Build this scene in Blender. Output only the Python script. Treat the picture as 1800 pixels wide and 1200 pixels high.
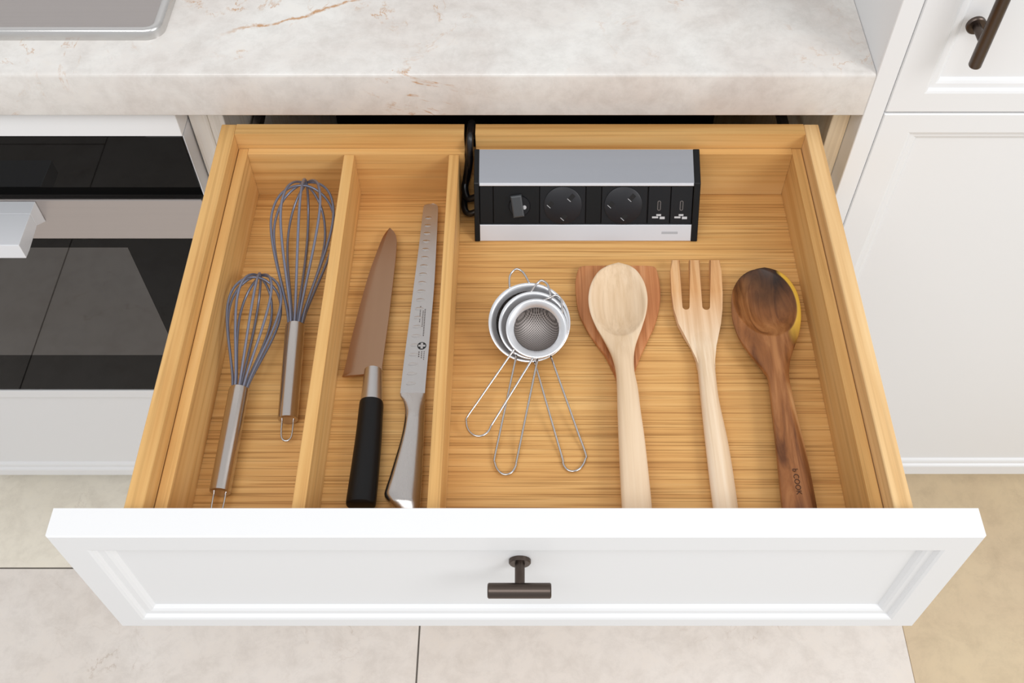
import bpy, bmesh, math, random
import numpy as np
from mathutils import Vector, Matrix

for o in list(bpy.data.objects):
    bpy.data.objects.remove(o, do_unlink=True)
random.seed(7)
S = bpy.context.scene
COL = S.collection

# ------------------------------------------------------------------ camera
cam_d = bpy.data.cameras.new('camera')
cam = bpy.data.objects.new('camera', cam_d)
COL.objects.link(cam)
cam_d.sensor_fit = 'HORIZONTAL'
cam_d.sensor_width = 36.0
cam_d.lens = 36.06
cam_d.shift_x = -0.01222
cam_d.clip_start = 0.02
cam.location = (0, 0, 1.68)
cam.rotation_euler = (math.radians(90 - 53.739), 0, 0)
S.camera = cam

# ------------------------------------------------------------------ light
w = bpy.data.worlds.new('world')
S.world = w
w.use_nodes = True
bg = w.node_tree.nodes['Background']
bg.inputs[0].default_value = (0.97, 0.985, 1.0, 1)
bg.inputs[1].default_value = 0.60

def area(name, loc, target, sx, sy, power, col):
    d = bpy.data.lights.new(name, 'AREA')
    d.shape = 'RECTANGLE'; d.size = sx; d.size_y = sy
    d.energy = power; d.color = col
    o = bpy.data.objects.new(name, d); COL.objects.link(o)
    o.location = loc
    v = Vector(target) - Vector(loc)
    o.rotation_euler = v.to_track_quat('-Z', 'Y').to_euler()
    return o
area('ceiling_light', (-0.45, -0.5, 2.75), (-0.35, 0.3, 0.5), 1.6, 0.8, 15, (0.98, 0.985, 1.0))
area('window_light', (2.0, -0.75, 2.6), (0.0, 0.65, 0.85), 1.0, 1.1, 30, (0.98, 0.985, 1.0))

S.view_settings.view_transform = 'Standard'
S.view_settings.look = 'None'
S.view_settings.gamma = 1.0
S.view_settings.use_curve_mapping = False
S.view_settings.exposure = 0.19

# ------------------------------------------------------------------ materials
def srgb(r, g, b):
    f = lambda c: (c/255/12.92) if c/255 <= 0.04045 else ((c/255+0.055)/1.055)**2.4
    return (f(r), f(g), f(b), 1)

def mat(name):
    m = bpy.data.materials.new(name); m.use_nodes = True
    nt = m.node_tree
    return m, nt, nt.nodes['Principled BSDF']

def N(nt, typ, **kw):
    n = nt.nodes.new(typ)
    for k, v in kw.items():
        if k.startswith('i_'):
            n.inputs[k[2:].replace('_', ' ')].default_value = v
        else:
            setattr(n, k, v)
    return n

def coords(nt, scale=(1, 1, 1), rot=(0, 0, 0), loc=(0, 0, 0)):
    tc = N(nt, 'ShaderNodeTexCoord')
    mp = N(nt, 'ShaderNodeMapping')
    mp.inputs['Scale'].default_value = scale
    mp.inputs['Rotation'].default_value = rot
    mp.inputs['Location'].default_value = loc
    nt.links.new(tc.outputs['Object'], mp.inputs['Vector'])
    return mp.outputs['Vector']

def noise(nt, vec, scale, detail=4, rough=.55, dist=0):
    n = N(nt, 'ShaderNodeTexNoise')
    n.inputs['Scale'].default_value = scale
    n.inputs['Detail'].default_value = detail
    n.inputs['Roughness'].default_value = rough
    n.inputs['Distortion'].default_value = dist
    nt.links.new(vec, n.inputs['Vector'])
    return n.outputs['Fac']

def ramp(nt, fac, stops):
    r = N(nt, 'ShaderNodeValToRGB')
    el = r.color_ramp.elements
    while len(el) < len(stops):
        el.new(0.5)
    for e, (p, c) in zip(el, stops):
        e.position = p
        e.color = c if len(c) == 4 else (*c, 1)
    nt.links.new(fac, r.inputs['Fac'])
    return r.outputs['Color']

def mixc(nt, fac, a, b, blend='MIX'):
    m = N(nt, 'ShaderNodeMix', data_type='RGBA', blend_type=blend)
    for sock, v in ((m.inputs[0], fac), (m.inputs[6], a), (m.inputs[7], b)):
        if hasattr(v, 'is_linked') or isinstance(v, bpy.types.NodeSocket):
            nt.links.new(v, sock)
        else:
            sock.default_value = v
    return m.outputs[2]

def math_(nt, op, a, b=None, c=None):
    m = N(nt, 'ShaderNodeMath', operation=op)
    for i, v in enumerate((a, b, c)):
        if v is None:
            continue
        if isinstance(v, bpy.types.NodeSocket):
            nt.links.new(v, m.inputs[i])
        else:
            m.inputs[i].default_value = v
    return m.outputs[0]

def bump(nt, bsdf, h, strength=.2, dist=.001):
    b = N(nt, 'ShaderNodeBump')
    b.inputs['Strength'].default_value = strength
    b.inputs['Distance'].default_value = dist
    nt.links.new(h, b.inputs['Height'])
    nt.links.new(b.outputs['Normal'], bsdf.inputs['Normal'])

def plain(name, col, rough=.5, metal=0.0, spec=.5, ior=None):
    m, nt, p = mat(name)
    p.inputs['Base Color'].default_value = col
    p.inputs['Roughness'].default_value = rough
    p.inputs['Metallic'].default_value = metal
    p.inputs['Specular IOR Level'].default_value = spec
    if ior:
        p.inputs['IOR'].default_value = ior
    return m

def wood(name, axis, light, mid, dark, fine=90, along=3.0, contrast=1.0, rough=.5, figure=14, line=0.35, dist=.3):
    """straight-grained timber, grain running along the given axis"""
    m, nt, p = mat(name)
    sc = {'x': (along, fine, fine), 'y': (fine, along, fine), 'z': (fine, fine, along)}[axis]
    v1 = coords(nt, sc)
    f1 = noise(nt, v1, 1.0, 5, .6, dist)
    sc2 = tuple(a*figure/fine if a == fine else a*.8 for a in sc)
    f2 = noise(nt, coords(nt, sc2, loc=(3.1, 1.7, .4)), 1.0, 3, .5, dist*4)
    fac = math_(nt, 'ADD', math_(nt, 'MULTIPLY', f1, .6), math_(nt, 'MULTIPLY', f2, .4))
    d = .11/contrast
    c = ramp(nt, fac, [(.5-d, dark), (.5, mid), (.5+d, light)])
    sc3 = tuple(a*2.6 if a == fine else a*1.5 for a in sc)
    f3 = noise(nt, coords(nt, sc3, loc=(9, 4, 2)), 1.0, 2, .5)
    k = ramp(nt, f3, [(.36, (1-line, 1-line*1.15, 1-line*1.35)), (.47, (1, 1, 1))])
    c = mixc(nt, 1.0, c, k, 'MULTIPLY')
    nt.links.new(c, p.inputs['Base Color'])
    p.inputs['Roughness'].default_value = rough
    p.inputs['Specular IOR Level'].default_value = .3
    bump(nt, p, f3, .12, .0006)
    return m

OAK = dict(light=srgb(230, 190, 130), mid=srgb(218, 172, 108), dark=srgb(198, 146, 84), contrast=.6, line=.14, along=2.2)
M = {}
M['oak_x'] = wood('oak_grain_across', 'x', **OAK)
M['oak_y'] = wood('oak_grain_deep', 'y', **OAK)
M['oak_y_lit'] = wood('lit_oak_grain_deep', 'y', srgb(240, 208, 158), srgb(230, 192, 138), srgb(212, 166, 108), contrast=.6, line=.12, along=2.2)  # same oak, lightened to stand in for strong light on the right side
M['oak_floor'] = wood('oak_veneer_base', 'x', srgb(229, 184, 120), srgb(215, 165, 100), srgb(190, 137, 78), fine=230, along=4, contrast=.62, line=.34, figure=30, dist=.05)
M['oak_pale_z'] = wood('pale_oak_board', 'z', srgb(250, 246, 240), srgb(248, 242, 233), srgb(240, 230, 216), fine=70, line=.08, contrast=.7)
M['oak_carcass'] = wood('oak_carcass_board', 'z', srgb(250, 234, 206), srgb(245, 226, 195), srgb(232, 208, 174), fine=70, line=.08, contrast=.7)
M['white'] = plain('white_painted_wood', srgb(233, 233, 233), .38, spec=.4)
M['cabinet_shade'] = plain('painted_cabinet_shade', srgb(28, 22, 20), .8)  # near-black colour stands in for the shade inside the cabinet
M['spoon_beech'] = wood('pale_beech', 'y', srgb(236, 214, 186), srgb(228, 202, 170), srgb(212, 182, 146), fine=120, line=.06, figure=20, contrast=.6)
M['turner_beech'] = wood('reddish_beech', 'y', srgb(206, 146, 100), srgb(190, 126, 80), srgb(166, 102, 60), fine=120, line=.22, figure=20)

def fork_mat():
    m, nt, p = mat('two_tone_beech')
    v = coords(nt, (120, 3, 120))
    f = noise(nt, v, 1, 5, .6, .3)
    a = ramp(nt, f, [(.38, srgb(206, 152, 100)), (.5, srgb(220, 170, 118)), (.62, srgb(228, 184, 136))])
    b = ramp(nt, f, [(.38, srgb(222, 194, 160)), (.5, srgb(234, 210, 180)), (.62, srgb(240, 220, 194))])
    tc = N(nt, 'ShaderNodeTexCoord'); sx = N(nt, 'ShaderNodeSeparateXYZ')
    nt.links.new(tc.outputs['Object'], sx.inputs[0])
    mr = N(nt, 'ShaderNodeMapRange'); mr.inputs[1].default_value = .165; mr.inputs[2].default_value = .235
    nt.links.new(sx.outputs['Y'], mr.inputs[0])
    nt.links.new(mixc(nt, mr.outputs[0], b, a), p.inputs['Base Color'])
    p.inputs['Roughness'].default_value = .55
    p.inputs['Specular IOR Level'].default_value = .3
    return m
M['fork'] = fork_mat()

def acacia():
    m, nt, p = mat('dark_acacia')
    f = noise(nt, coords(nt, (60, 6, 60)), 1, 5, .6, 1.2)
    c = ramp(nt, f, [(.32, srgb(100, 58, 30)), (.5, srgb(148, 94, 52)), (.68, srgb(180, 124, 76))])
    tc = N(nt, 'ShaderNodeTexCoord'); sx = N(nt, 'ShaderNodeSeparateXYZ')
    nt.links.new(tc.outputs['Object'], sx.inputs[0])
    # darker heartwood at the tip of the bowl
    mr = N(nt, 'ShaderNodeMapRange'); mr.inputs[1].default_value = .225; mr.inputs[2].default_value = .29
    mr.interpolation_type = 'SMOOTHSTEP'
    wob = math_(nt, 'MULTIPLY', math_(nt, 'SUBTRACT', noise(nt, coords(nt, (30, 30, 30)), 1, 2), .5), .05)
    nt.links.new(math_(nt, 'ADD', sx.outputs['Y'], wob), mr.inputs[0])
    hw = ramp(nt, f, [(.35, srgb(34, 19, 10)), (.65, srgb(70, 42, 22))])
    c = mixc(nt, mr.outputs[0], c, hw)
    # yellow sapwood streak along the right rim
    ex = math_(nt, 'POWER', math_(nt, 'DIVIDE', math_(nt, 'ADD', sx.outputs['X'], .0008), .0330), 2)
    ey = math_(nt, 'POWER', math_(nt, 'DIVIDE', math_(nt, 'SUBTRACT', sx.outputs['Y'], .246), .0470), 2)
    e1 = N(nt, 'ShaderNodeMapRange'); e1.inputs[1].default_value = .93; e1.inputs[2].default_value = 1.0
    nt.links.new(math_(nt, 'ADD', ex, ey), e1.inputs[0])
    e2 = N(nt, 'ShaderNodeMapRange'); e2.inputs[1].default_value = .016; e2.inputs[2].default_value = .021
    nt.links.new(sx.outputs['X'], e2.inputs[0])
    e2b = N(nt, 'ShaderNodeMapRange'); e2b.inputs[1].default_value = .190; e2b.inputs[2].default_value = .222
    nt.links.new(sx.outputs['Y'], e2b.inputs[0])
    c = mixc(nt, math_(nt, 'MULTIPLY', math_(nt, 'MULTIPLY', e1.outputs[0], e2.outputs[0]), e2b.outputs[0]), c, srgb(236, 190, 74))
    # lighter tint painted on for the lit facet down the handle's right flank
    ln = math_(nt, 'ADD', sx.outputs['X'], math_(nt, 'MULTIPLY', math_(nt, 'SUBTRACT', sx.outputs['Y'], .095), .10))
    e3 = N(nt, 'ShaderNodeMapRange'); e3.inputs[1].default_value = .0075; e3.inputs[2].default_value = .0100
    nt.links.new(ln, e3.inputs[0])
    e4 = N(nt, 'ShaderNodeMapRange'); e4.inputs[1].default_value = .145; e4.inputs[2].default_value = .12
    nt.links.new(sx.outputs['Y'], e4.inputs[0])
    c = mixc(nt, math_(nt, 'MULTIPLY', e3.outputs[0], e4.outputs[0]), c, srgb(206, 158, 108))
    nt.links.new(c, p.inputs['Base Color'])
    p.inputs['Roughness'].default_value = .34
    p.inputs['Specular IOR Level'].default_value = .35
    return m
M['acacia'] = acacia()

def steel(name, col, rough, scale=(4, 300, 300), amt=.12, bmp=.05):
    m, nt, p = mat(name)
    f = noise(nt, coords(nt, scale), 1, 3, .6)
    mr = N(nt, 'ShaderNodeMapRange')
    mr.inputs[3].default_value = rough-amt; mr.inputs[4].default_value = rough+amt
    nt.links.new(f, mr.inputs[0]); nt.links.new(mr.outputs[0], p.inputs['Roughness'])
    p.inputs['Base Color'].default_value = col
    p.inputs['Metallic'].default_value = 1
    if bmp:
        bump(nt, p, f, bmp, .0004)
    return m
M['steel_brushed'] = steel('brushed_steel_across', srgb(186, 179, 176), .36, (2.5, 320, 320), .16, .12)
M['steel_y'] = steel('brushed_steel_long', srgb(196, 190, 186), .26, (300, 4, 300), .08)
M['steel_handle'] = plain('polished_tube_steel', srgb(200, 192, 186), .24, 1)
M['steel_polished'] = plain('polished_steel', srgb(214, 212, 210), .24, 1)
M['steel_blade'] = steel('satin_blade_steel', srgb(198, 194, 192), .34, (300, 6, 300), .06, .02)
M['steel_oak_tint'] = steel('blade_steel_oak_reflection', srgb(168, 134, 108), .32, (300, 6, 300), .06, .02)  # brown put into the base colour for the oak the blade reflects
M['alu'] = steel('satin_aluminium', srgb(176, 178, 184), .42, (3, 400, 400), .06, .02)
M['alu_bright'] = plain('bright_aluminium_edge', srgb(224, 226, 231), .4, .55)
M['handle_steel'] = plain('satin_steel_handle', srgb(232, 234, 238), .35, .25)
M['rim_steel'] = plain('bright_strainer_rim', srgb(226, 227, 230), .26, .72)
M['wire'] = plain('bright_steel_wire', srgb(206, 204, 204), .2, 1)
M['wire_whisk'] = plain('blue_grey_whisk_wire', srgb(128, 132, 150), .3, .5)
M['bronze'] = steel('dark_bronze', srgb(92, 82, 76), .36, (3, 300, 300), .06, .02)
M['black_plastic'] = plain('black_plastic', srgb(9, 9, 10), .4, 0, .3)
M['black_gloss'] = plain('black_moulded_plastic', srgb(17, 17, 20), .35, 0, .35)
M['socket_black'] = plain('charcoal_socket_plastic', srgb(30, 30, 34), .4, 0, .35)
M['black_deep'] = plain('black_recess', srgb(6, 6, 7), .7)
M['knob_grey'] = plain('dark_grey_knob', srgb(62, 65, 68), .4)
M['handle_black'] = plain('black_knife_handle', srgb(11, 10, 11), .45, 0, .3)
M['cable'] = plain('black_cable', srgb(14, 14, 18), .3)
M['print_white'] = plain('pale_print', srgb(190, 190, 192), .6)
M['print_grey'] = plain('grey_print', srgb(168, 170, 174), .5)
M['print_black'] = plain('black_print', srgb(20, 20, 22), .6)
M['print_faint'] = plain('faint_etched_print', srgb(112, 106, 104), .5, .4)
M['engrave'] = plain('burnt_engraving', srgb(70, 40, 22), .7)
M['oven_glass'] = plain('black_oven_glass', srgb(9, 8, 7), .02, 0, .5, 1.25)
M['oven_window'] = plain('grey_oven_window', srgb(44, 40, 37), .02, 0, .5, 1.72)
M['oven_black'] = plain('black_gap', srgb(4, 4, 4), .8, 0, .1)
M['grout'] = plain('dark_grout', srgb(104, 98, 92), .9)

def mesh_mat():
    m, nt, p = mat('woven_steel_mesh')
    v = coords(nt, (1, 1, 1), (0, 0, math.radians(45)))
    hs = []
    for ax in ('X', 'Y'):
        wv = N(nt, 'ShaderNodeTexWave', wave_type='BANDS', bands_direction=ax)
        wv.inputs['Scale'].default_value = 190
        nt.links.new(v, wv.inputs['Vector'])
        hs.append(wv.outputs['Fac'])
    h = math_(nt, 'MAXIMUM', hs[0], hs[1])
    c = ramp(nt, h, [(.35, srgb(66, 62, 60)), (.9, srgb(176, 168, 164))])
    nt.links.new(c, p.inputs['Base Color'])
    p.inputs['Metallic'].default_value = .75
    p.inputs['Roughness'].default_value = .55
    bump(nt, p, h, .3, .0004)
    return m
M['mesh'] = mesh_mat()

def stone(name, base, cloud, vein, vein_amt, scale=1.0, rough=.22, streak=False):
    m, nt, p = mat(name)
    v = coords(nt, (scale, scale, scale))
    big = noise(nt, v, 6, 6, .65, .5)
    fine = noise(nt, v, 34, 8, .75, .25)
    c = ramp(nt, big, [(.35, base), (.65, cloud)])
    c = mixc(nt, 1.0, c, ramp(nt, fine, [(.3, (.86, .85, .84)), (.55, (1.0, 1.0, 1.0)), (.75, (1.03, 1.02, 1.0))]), 'MULTIPLY')
    vn = noise(nt, v, 7, 7, .62, 1.6)
    ridge = math_(nt, 'ABSOLUTE', math_(nt, 'SUBTRACT', vn, .5))
    line = ramp(nt, ridge, [(0, (1, 1, 1)), (.014, (0, 0, 0))])
    gate = ramp(nt, noise(nt, v, 6.5, 3, .5), [(.50, (0, 0, 0)), (.60, (1, 1, 1))])
    gate2 = ramp(nt, noise(nt, v, 55, 4, .6), [(.44, (0, 0, 0)), (.62, (1, 1, 1))])
    f = math_(nt, 'MULTIPLY', math_(nt, 'MULTIPLY', line, gate), math_(nt, 'MULTIPLY', gate2, vein_amt))
    c = mixc(nt, f, c, vein)
    if streak:
        # one long golden vein crossing the slab
        tc = N(nt, 'ShaderNodeTexCoord'); sx = N(nt, 'ShaderNodeSeparateXYZ')
        nt.links.new(tc.outputs['Object'], sx.inputs[0])
        wob = math_(nt, 'MULTIPLY', math_(nt, 'SUBTRACT', noise(nt, v, 22, 5, .65), .5), .035)
        y = math_(nt, 'ADD', math_(nt, 'MULTIPLY_ADD', sx.outputs['X'], .42, 1.058), wob)
        d = math_(nt, 'ABSOLUTE', math_(nt, 'SUBTRACT', sx.outputs['Y'], y))
        a = N(nt, 'ShaderNodeMapRange'); a.inputs[1].default_value = .0035; a.inputs[2].default_value = .0006
        nt.links.new(d, a.inputs[0])
        xr = N(nt, 'ShaderNodeMapRange'); xr.inputs[1].default_value = -.335; xr.inputs[2].default_value = -.29
        nt.links.new(sx.outputs['X'], xr.inputs[0])
        xr2 = N(nt, 'ShaderNodeMapRange'); xr2.inputs[1].default_value = -.10; xr2.inputs[2].default_value = -.19
        nt.links.new(sx.outputs['X'], xr2.inputs[0])
        gg = math_(nt, 'MULTIPLY', math_(nt, 'MULTIPLY', a.outputs[0], xr.outputs[0]), xr2.outputs[0])
        brk = ramp(nt, noise(nt, v, 70, 3, .6), [(.38, (.15, .15, .15)), (.55, (.85, .85, .85))])
        c = mixc(nt, math_(nt, 'MULTIPLY', gg, brk), c, vein)
    nt.links.new(c, p.inputs['Base Color'])
    p.inputs['Roughness'].default_value = rough
    return m
M['stone'] = stone('cream_quartzite', srgb(230, 227, 222), srgb(215, 207, 200), srgb(186, 130, 66), .9, rough=.22, streak=True)
M['tile'] = stone('cream_stone_tile', srgb(240, 233, 226), srgb(234, 225, 216), srgb(168, 142, 116), .4, scale=.55, rough=.45)
M['tile_straw'] = stone('straw_stone_tile', srgb(250, 243, 228), srgb(245, 237, 220), srgb(150, 126, 104), .6, scale=.55, rough=.45)
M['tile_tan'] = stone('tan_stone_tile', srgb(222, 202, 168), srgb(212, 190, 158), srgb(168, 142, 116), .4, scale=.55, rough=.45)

# ------------------------------------------------------------------ helpers
BASE = {}

def setp(o, label=None, cat=None, group=None, kind=None):
    if label: o['label'] = label
    if cat: o['category'] = cat
    if group: o['group'] = group
    if kind: o['kind'] = kind
    return o

def thing(name, loc, label, cat, group=None):
    o = bpy.data.objects.new(name, None)
    o.empty_display_size = .02
    COL.objects.link(o); o.location = loc
    BASE[o.name] = Vector(loc)
    return setp(o, label, cat, group)

def obj(name, bm, m, parent=None, base=(0, 0, 0), smooth=False, label=None):
    bs = BASE[parent.name] if parent else Vector(base)
    bmesh.ops.recalc_face_normals(bm, faces=bm.faces[:])
    bmesh.ops.translate(bm, verts=bm.verts[:], vec=-bs)
    me = bpy.data.meshes.new(name)
    bm.to_mesh(me); bm.free()
    me.materials.append(M[m] if isinstance(m, str) else m)
    if smooth:
        for p in me.polygons: p.use_smooth = True
        if smooth != 'all':
            me.set_sharp_from_angle(angle=math.radians(smooth if smooth is not True else 40))
    o = bpy.data.objects.new(name, me); COL.objects.link(o)
    if parent:
        o.parent = parent
    else:
        o.location = bs
    BASE[o.name] = bs
    if label: o['label'] = label
    return o

def structure(name, bm, m, parent=None, **k):
    o = obj(name, bm, m, parent, **k)
    if not parent: o['kind'] = 'structure'
    return o

def box(x0, x1, y0, y1, z0, z1, bev=0.0, seg=2, bm=None):
    b = bmesh.new()
    vs = [b.verts.new((x, y, z)) for x in (x0, x1) for y in (y0, y1) for z in (z0, z1)]
    for f in ((0, 1, 3, 2), (4, 6, 7, 5), (0, 4, 5, 1), (2, 3, 7, 6), (0, 2, 6, 4), (1, 5, 7, 3)):
        b.faces.new([vs[i] for i in f])
    bmesh.ops.recalc_face_normals(b, faces=b.faces[:])
    if bev:
        bmesh.ops.bevel(b, geom=b.edges[:], offset=bev, segments=seg, profile=.5, affect='EDGES')
    return merge(bm, b)

def merge(bm, b):
    if bm is None:
        return b
    me = bpy.data.meshes.new('tmp'); b.to_mesh(me); b.free()
    bm.from_mesh(me); bpy.data.meshes.remove(me)
    return bm

def tube(pts, r, n=10, bm=None, closed=False, cap=True):
    """sweep a circle (radius r or a list of radii) along a polyline"""
    b = bmesh.new()
    P = [Vector(p) for p in pts]
    L = len(P)
    R = r if isinstance(r, (list, tuple)) else [r]*L
    tang = []
    for i in range(L):
        a = P[(i-1) % L] if (closed or i > 0) else P[i]
        c = P[(i+1) % L] if (closed or i < L-1) else P[i]
        tang.append((c-a).normalized())
    t0 = tang[0]
    up = Vector((0, 0, 1)) if abs(t0.z) < .9 else Vector((1, 0, 0))
    nrm = (up - t0*up.dot(t0)).normalized()
    rings = []
    for i in range(L):
        if i:
            nrm = (nrm - tang[i]*nrm.dot(tang[i])).normalized()
        bi = tang[i].cross(nrm)
        rings.append([b.verts.new(P[i] + (nrm*math.cos(2*math.pi*k/n) + bi*math.sin(2*math.pi*k/n))*R[i]) for k in range(n)])
    for i in range(L if closed else L-1):
        a, c = rings[i], rings[(i+1) % L]
        for k in range(n):
            b.faces.new((a[k], a[(k+1) % n], c[(k+1) % n], c[k]))
    if cap and not closed:
        b.faces.new(rings[0]); b.faces.new(rings[-1][::-1])
    return merge(bm, b)

def lathe(profile, centre, axis=(0, 0, 1), n=48, bm=None, closed=False):
    """profile of (radius, height) revolved about an axis"""
    b = bmesh.new()
    q = Vector((0, 0, 1)).rotation_difference(Vector(axis).normalized())
    c = Vector(centre)
    rings = []
    for r, h in profile:
        if r < 1e-6:
            rings.append([b.verts.new(c + q @ Vector((0, 0, h)))])
        else:
            rings.append([b.verts.new(c + q @ Vector((r*math.cos(2*math.pi*k/n), r*math.sin(2*math.pi*k/n), h))) for k in range(n)])
    prs = list(zip(rings, rings[1:])) + ([(rings[-1], rings[0])] if closed else [])
    for a, d in prs:
        for k in range(n):
            k2 = (k+1) % n
            if len(a) == 1 and len(d) == 1: continue
            if len(a) == 1: b.faces.new((a[0], d[k2], d[k]))
            elif len(d) == 1: b.faces.new((a[k], a[k2], d[0]))
            else: b.faces.new((a[k], a[k2], d[k2], d[k]))
    return merge(bm, b)

def catmull(rows, per=6):
    R = [np.array(r, float) for r in rows]
    out = []
    for i in range(len(R)-1):
        p0 = R[max(i-1, 0)]; p1 = R[i]; p2 = R[i+1]; p3 = R[min(i+2, len(R)-1)]
        for k in range(per):
            t = k/per
            out.append(.5*((2*p1) + (-p0+p2)*t + (2*p0-5*p1+4*p2-p3)*t*t + (-p0+3*p1-3*p2+p3)*t**3))
    out.append(R[-1])
    return out

def loft(rows, prof, K=18, per=6, bm=None, smooth_rows=True):
    """rows of (y, x_left, x_right); prof(y, s) gives (z_top, z_bottom) for s in -1..1"""
    b = bmesh.new()
    rr = catmull(rows, per) if smooth_rows else [np.array(r, float) for r in rows]
    tops, bots = [], []
    for y, xl, xr in rr:
        xc, hw = (xl+xr)/2, max((xr-xl)/2, 1e-5)
        T, Bt = [], []
        for k in range(K+1):
            s = -math.cos(math.pi*k/K)
            zt, zb = prof(y, s) if not getattr(prof, 'wants_x', False) else prof(y, s, xc+hw*s)
            vt = b.verts.new((xc+hw*s, y, zt))
            T.append(vt)
            Bt.append(vt if k in (0, K) and abs(zt-zb) < 1e-7 else b.verts.new((xc+hw*s, y, zb)))
        tops.append(T); bots.append(Bt)
    for i in range(len(rr)-1):
        for A, fl in ((tops, 0), (bots, 1)):
            for k in range(K):
                q = [A[i][k], A[i][k+1], A[i+1][k+1], A[i+1][k]]
                q = list(dict.fromkeys(q))
                if len(q) > 2: b.faces.new(q[::-1] if fl else q)
        for k in (0, K):
            q = list(dict.fromkeys([tops[i][k], tops[i+1][k], bots[i+1][k], bots[i][k]]))
            if len(q) > 2:
                try: b.faces.new(q)
                except ValueError: pass
    for i in (0, -1):
        q = list(dict.fromkeys(tops[i] + bots[i][::-1]))
        if len(q) > 2:
            try: b.faces.new(q)
            except ValueError: pass
    bmesh.ops.remove_doubles(b, verts=b.verts[:], dist=1e-6)
    return merge(bm, b)

def prism(pts, fn, d, bev=0, bm=None):
    """flat outline pts (u,v) placed by fn(u,v,n) and given thickness d"""
    b = bmesh.new()
    a = [b.verts.new(fn(u, v, 0)) for u, v in pts]
    c = [b.verts.new(fn(u, v, d)) for u, v in pts]
    b.faces.new(a[::-1]); top = b.faces.new(c)
    n = len(pts)
    for i in range(n):
        b.faces.new((a[i], a[(i+1) % n], c[(i+1) % n], c[i]))
    if bev:
        bmesh.ops.bevel(b, geom=[e for e in top.edges], offset=bev, segments=2, profile=.5, affect='EDGES')
    return merge(bm, b)

def panelled(x0, x1, z0, z1, yf, yb, ml, mr, mb, mt, k=1.0):
    """door or drawer front facing -Y: frame, stepped moulding and recessed field"""
    b = bmesh.new()
    def loop(l, r, bt, tp, y):
        return [b.verts.new(p) for p in ((x0+l, y, z0+bt), (x1-r, y, z0+bt), (x1-r, y, z1-tp), (x0+l, y, z1-tp))]
    e = .0012
    loops = [loop(0, 0, 0, 0, yb), loop(0, 0, 0, 0, yf+e), loop(e, e, e, e, yf)]
    for o, d in ((0, 0), (.0025, .0010), (.0045, .0042), (.0098, .0046), (.0125, .0060), (.0150, .0092)):
        o *= k
        loops.append(loop(ml+o, mr+o, mb+o, mt+o, yf+d))
    for a, c in zip(loops, loops[1:]):
        for i in range(4):
            b.faces.new((a[i], a[(i+1) % 4], c[(i+1) % 4], c[i]))
    b.faces.new(loops[0][::-1]); b.faces.new(loops[-1])
    return b

def text_obj(name, body, size, mw, m, parent, ext=.0001):
    cu = bpy.data.curves.new(name, 'FONT')
    cu.body = body; cu.size = size; cu.extrude = ext; cu.align_x = 'CENTER'; cu.align_y = 'CENTER'
    o = bpy.data.objects.new('tmp_text', cu); COL.objects.link(o)
    dg = bpy.context.evaluated_depsgraph_get()
    me = bpy.data.meshes.new_from_object(o.evaluated_get(dg))
    bpy.data.objects.remove(o, do_unlink=True)
    b = bmesh.new(); b.from_mesh(me); bpy.data.meshes.remove(me)
    bmesh.ops.transform(b, matrix=mw, verts=b.verts[:])
    return obj(name, b, m, parent)

# ================================================================== SETTING
# floor: grout bed with large stone tiles, 0.815 m wide columns, staggered joints
fl = structure('floor', box(-2.6, 2.6, -1.2, 1.5, -.03, -.0015), 'grout')
fl['label'] = 'cream stone tiled kitchen floor'
G = .0014
GX = {.638: .0003}
cols = [(-2.6, -1.807, (-.89, .74)), (-1.807, -.992, (-.07,)), (-.992, -.177, (-.89, .7415)), (-.177, .638, (.32,)), (.638, 1.453, (-.55, 1.08)), (1.453, 2.6, (.3,))]
for i, (xa, xb, cuts) in enumerate(cols):
    ys = [-1.2, *cuts, 1.5]
    for a, c in zip(ys, ys[1:]):
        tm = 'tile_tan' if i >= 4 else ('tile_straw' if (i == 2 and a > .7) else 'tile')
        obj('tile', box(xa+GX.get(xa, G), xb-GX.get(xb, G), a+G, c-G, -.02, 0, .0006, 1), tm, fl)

structure('wall_back', box(-2.6, 2.6, 1.50, 1.60, 0, 2.7), 'white')

# worktop
bm = box(-1.75, .3665, .855, 1.499, .928, .984)
es = [e for e in bm.edges if all(v.co.y < .86 for v in e.verts) and all(v.co.z > .98 for v in e.verts)]
bmesh.ops.bevel(bm, geom=es, offset=.0042, segments=3, profile=.5, affect='EDGES')
es = [e for e in bm.edges if all(v.co.y < .856 and v.co.z < .93 for v in e.verts)]
bmesh.ops.bevel(bm, geom=es, offset=.0015, segments=2, profile=.5, affect='EDGES')
ct = obj('worktop', bm, 'stone', smooth=50)
setp(ct, 'thick cream stone worktop with golden veins above the open drawer', 'worktop')

# ---------------------------------------------------------------- hob
def rrect(x0, x1, y0, y1, r, n=8):
    pts = []
    for cx, cy, a0 in ((x1-r, y0+r, -90), (x1-r, y1-r, 0), (x0+r, y1-r, 90), (x0+r, y0+r, 180)):
        for k in range(n+1):
            a = math.radians(a0+90*k/n)
            pts.append((cx+r*math.cos(a), cy+r*math.sin(a)))
    return pts
hx0, hx1, hy0, hy1, hz = -.972, -.388, .9105, 1.41, .984
def rings_mesh(steps, R0, fill=True):
    b = bmesh.new(); prev = None
    for ins, z in steps:
        vs = [b.verts.new((x, y, z)) for x, y in rrect(hx0+ins, hx1-ins, hy0+ins, hy1-ins, max(R0-ins, .003))]
        if prev:
            n = len(vs)
            for i in range(n): b.faces.new((prev[i], prev[(i+1) % n], vs[(i+1) % n], vs[i]))
        else:
            first = vs
        prev = vs
    if fill: b.faces.new(prev)
    return b
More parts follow.
